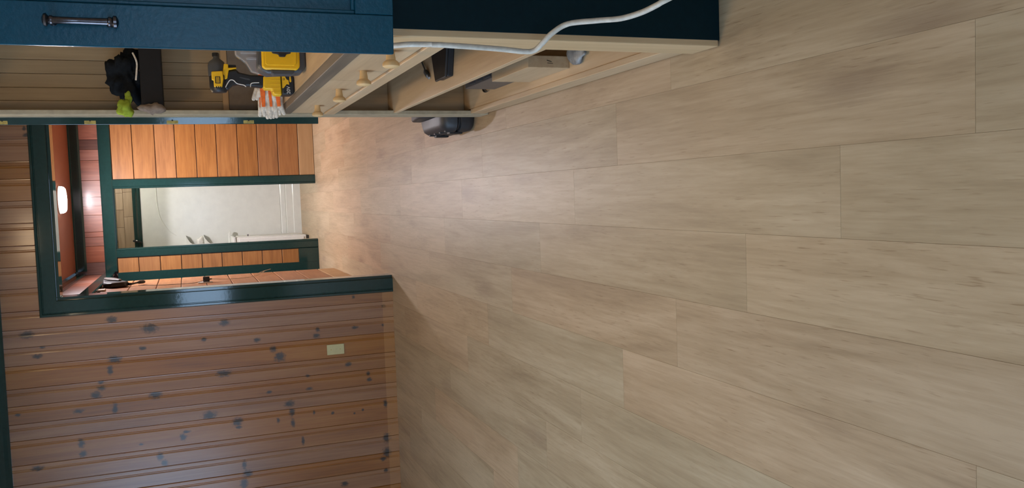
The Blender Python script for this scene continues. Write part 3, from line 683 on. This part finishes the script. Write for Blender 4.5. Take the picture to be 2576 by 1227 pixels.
for yy in (3.06, 3.15, 3.24):
    s_ = MB().box(.436, .476, yy-.03, yy+.03, .2145, .2185).build('socket', MAT['darkgrey'], ps, bevel=.001)
    for dx in (.448, .462): MB().box(dx-.002, dx+.002, yy-.01, yy+.01, .2183, .2190).build('slot', MAT['inkblack'], s_)
tag(MB().tube(spline([(.45, 3.345, .17), (.437, 3.37, .13), (.430, 3.42, .095), (.436, 3.47, .0905), (.452, 3.48, .0905), (.47, 3.44, .0905)], 6), .0035, 8).build('black_lead', MAT['black'], smooth=True), 'loop of thin black lead on the cabinet floor', 'cable')
tp = blob('tape_scrap', MAT['silver'], None, (.452, 2.53, .098), (.036, .075, .012), .5, 22, 4, -.0112)
tag(tp, 'crumpled piece of silver tape on the cabinet floor', 'tape')

# ---- white cord hanging in front of the cabinet end
cd = [(.338, 1.97, 1.0), (.338, 1.93, .93), (.336, 1.90, .87), (.336, 1.865, .82), (.332, 1.84, .748), (.327, 1.838, .626), (.321, 1.83, .562), (.323, 1.82, .541), (.336, 1.80, .530), (.356, 1.78, .513), (.373, 1.76, .483), (.374, 1.72, .433), (.372, 1.68, .395), (.377, 1.64, .368), (.385, 1.60, .352), (.393, 1.58, .339), (.42, 1.54, .28), (.45, 1.50, .16), (.47, 1.47, .05), (.50, 1.40, .007), (.60, 1.25, .006)]
tag(MB().tube(spline(cd, 6), .0062, 10).build('power_cord', MAT['cord'], smooth=True), 'thick off-white cord drooping across the dark end panel', 'cord')

# ---- black tool case on the floor beyond the cabinet
tb = empty('drill_case', (.45, 4.05, 0), 'black moulded plastic tool case on the floor beyond the cabinet', 'case')
def rrect(x0, x1, y0, y1, r, z, n=4):
    out = []
    for cx_, cy_, a0 in ((x1-r, y1-r, 0), (x0+r, y1-r, 90), (x0+r, y0+r, 180), (x1-r, y0+r, 270)):
        for i in range(n+1):
            a = math.radians(a0 + 90*i/n); out.append((cx_ + r*math.cos(a), cy_ + r*math.sin(a), z))
    return out
def rings(lv): return [rrect(.300+i_, .62-i_, 3.865+i_, 4.28-i_, .05, z) for z, i_ in lv]
MB().loft(rings([(0.002, .014), (.012, .004), (.03, 0), (.066, 0), (.070, .004)])).build('base_shell', MAT['casegrey'], tb, smooth=True)
MB().loft(rings([(.0705, .004), (.074, .008), (.080, .008), (.0835, .004)])).build('seam', MAT['black'], tb, smooth=True)
MB().loft(rings([(.084, .004), (.088, 0), (.130, .004), (.150, .014), (.162, .035)])).build('lid_shell', MAT['casegrey'], tb, smooth=True)
for yy in (3.95, 4.18): MB().box(.291, .303, yy-.022, yy+.022, .045, .11).build('latch', MAT['black'], tb, bevel=.003)
for yy in (3.93, 4.02, 4.11, 4.2): MB().box(.2985, .312, yy-.012, yy+.012, .088, .134).build('rib', MAT['casegrey'], tb, bevel=.003)
MB().prism([(3.98, .158), (4.25, .158), (4.24, .215), (4.02, .238), (3.985, .225)], .372, .60, 'YZ').build('top_pack', MAT['casegrey'], tb, bevel=.01, smooth=True)

# ================================================================== THINGS IN THE HALL AND ON THE WALLS
pl = empty('blank_plate', (-1.013, YW, .41), 'almond blank cover plate on the pine wall', 'wall plate')
MB().box(-1.0475, -.9785, YW-.0085, YW-.001, .351, .466).build('plate', MAT['almond'], pl, bevel=.002)
for zz in (.378, .439): MB().lathe([(.003, 0), (.003, .001), (.001, .0014)], (-1.013, YW-.0085, zz), (0, -1, 0), 10).build('screw', MAT['brass'], pl)
# outlet with adapter on the left hall wall
OY = 7.56
op = empty('wall_outlet', (XH, OY, 1.15), 'white outlet plate on the cedar boards of the hall', 'wall outlet')
MB().box(XH, XH+.008, OY-.035, OY+.035, 1.125, 1.24).build('plate', MAT['whiteplastic'], op, bevel=.002)
ad = empty('plug_adapter', (XH+.03, OY+.05, 1.14), 'small black plug adapter on the hall outlet', 'adapter')
MB().box(XH+.008, XH+.05, OY-.01, OY+.04, 1.148, 1.20).build('body', MAT['black'], ad, bevel=.004)
MB().tube([(XH+.028, OY+.015, 1.149), (XH+.028, OY+.015, 1.128)], [.007, .004], 8).build('strain_relief', MAT['black'], ad, smooth=True)
tag(MB().tube(spline([(XH+.028, OY+.015, 1.128), (XH+.02, OY+.03, 1.05), (XH+.010, OY+.1, .9), (XH+.012, OY+.28, .74), (XH+.03, OY+.5, .66), (XH+.035, OY+.6, .60), (XH+.02, OY+.62, .66), (XH+.012, OY+.5, .72)], 6), .0025, 6).build('charger_lead', MAT['cord'], smooth=True), 'thin pale lead looping down from the plug adapter', 'cable')
tag(MB().tube(spline([(XH+.02, OY-.01, 1.19), (XH+.010, OY-.06, 1.27), (XH+.008, OY-.05, 1.4), (XH+.008, OY-.02, 1.55), (XH+.012, OY+.02, 1.70)], 6), .0022, 6).build('thin_lead', MAT['darkgrey'], smooth=True), 'thin dark lead running up the hall wall from the outlet', 'cable')
# dark gadget hung under the rail
gd = empty('hanging_gadget', (XH+.03, 7.75, 1.9), 'dark grey tapered gadget with a short black tail hung on the hall wall', 'gadget')
gp = [(8.02, 1.995), (8.10, 1.975), (8.02, 1.90), (7.75, 1.80), (7.70, 1.775), (7.62, 1.80), (7.58, 1.90), (7.66, 1.965)]
MB().prism(gp, XH+.002, XH+.045, 'YZ').build('body', MAT['black'], gd, bevel=.012, smooth=True)
MB().prism([(8.00, 1.985), (8.06, 1.972), (7.96, 1.90), (7.76, 1.83), (7.72, 1.85), (7.86, 1.95)], XH+.045, XH+.060, 'YZ').build('face', MAT['steel'], gd, bevel=.006, smooth=True)
MB().tube(spline([(XH+.02, 7.70, 1.785), (XH+.02, 7.69, 1.75), (XH+.024, 7.75, 1.70), (XH+.022, 7.80, 1.66)], 5), [.012]*5+[.008]*5+[.014]*5+[.010], 8).build('tail', MAT['black'], gd, smooth=True)
tag(MB().box(XH+.0005, XH+.014, 7.36, 7.47, 1.93, 1.981).build('paper_tag', MAT['cloth_white'], bevel=.002), 'small pale tag under the rail beside the dark gadget', 'tag')

# ================================================================== THINGS IN THE BATHROOM
va = empty('vanity_unit', (-.6, 10.2, 0), 'white vanity cabinet inside the bathroom doorway', 'vanity')
MB().box(-.85, -.392, 9.95, 10.52, .035, .80).build('carcass', MAT['whiteplastic'], va, bevel=.003)
MB().box(-.845, -.40, 9.97, 10.5, .0005, .034).build('plinth', MAT['darkgrey'], va)
MB().box(-.82, -.41, 9.938, 9.9495, .06, .765).build('door', MAT['whiteplastic'], va, bevel=.002)
MB().box(-.86, -.382, 9.935, 10.53, .801, .832).build('top', MAT['white'], va, bevel=.006)
MB().box(-.3915, -.386, 10.0, 10.48, .08, .77).build('side_panel', MAT['whiteplastic'], va, bevel=.002)
qs = [(-.86, .8325), (-.385, .8325), (-.30, .87), (-.29, .90)]
MB().prism([(-.80, .8325), (-.33, .8325), (-.34, .852), (-.365, .858), (-.80, .858)], 10.46, 10.52, 'XZ').build('splashback', MAT['white'], va, bevel=.004)
MB().lathe([(.006, 0), (.006, .012), (.010, .014), (.010, .02), (.001, .021)], (-.386, 10.12, .66), (1, 0, 0), 12).build('knob', MAT['pewter'], va, smooth=True)
sf = empty('corner_shelf', (-.5, 10.5, 1.1), 'white moulded corner shelf on the shower wall', 'shelf')
for z0 in (1.305, 1.115):
    MB().prism([(-.58, z0), (-.36, z0+.012), (-.40, z0-.006), (-.44, z0-.03), (-.47, z0-.07), (-.58, z0-.08)], 10.48, 10.597, 'XZ').build('tray', MAT['white'], sf, bevel=.003)
tw = blob('towel', MAT['whiteplastic'], None, (-.43, 10.52, 1.158), (.055, .05, .045), .35, 22, 9, -.03)
tag(tw, 'crumpled white cloth on the lower corner shelf', 'towel')
hk = empty('wall_hook', (-.40, YB-.02, 1.82), 'small black hook on the teal bathroom rail', 'hook')
MB().tube(spline([(-.395, YB-.026, 1.85), (-.395, YB-.05, 1.87), (-.40, YB-.06, 1.84), (-.41, YB-.04, 1.81), (-.42, YB-.03, 1.79)], 5), .012, 8).build('arm', MAT['black'], hk, smooth=True)
MB().lathe([(.010, 0), (.009, .006), (.001, .009)], (-.395, YB-.062, 1.84), (0, -1, 0), 12).build('tip', MAT['inkwhite'], hk, smooth=True)
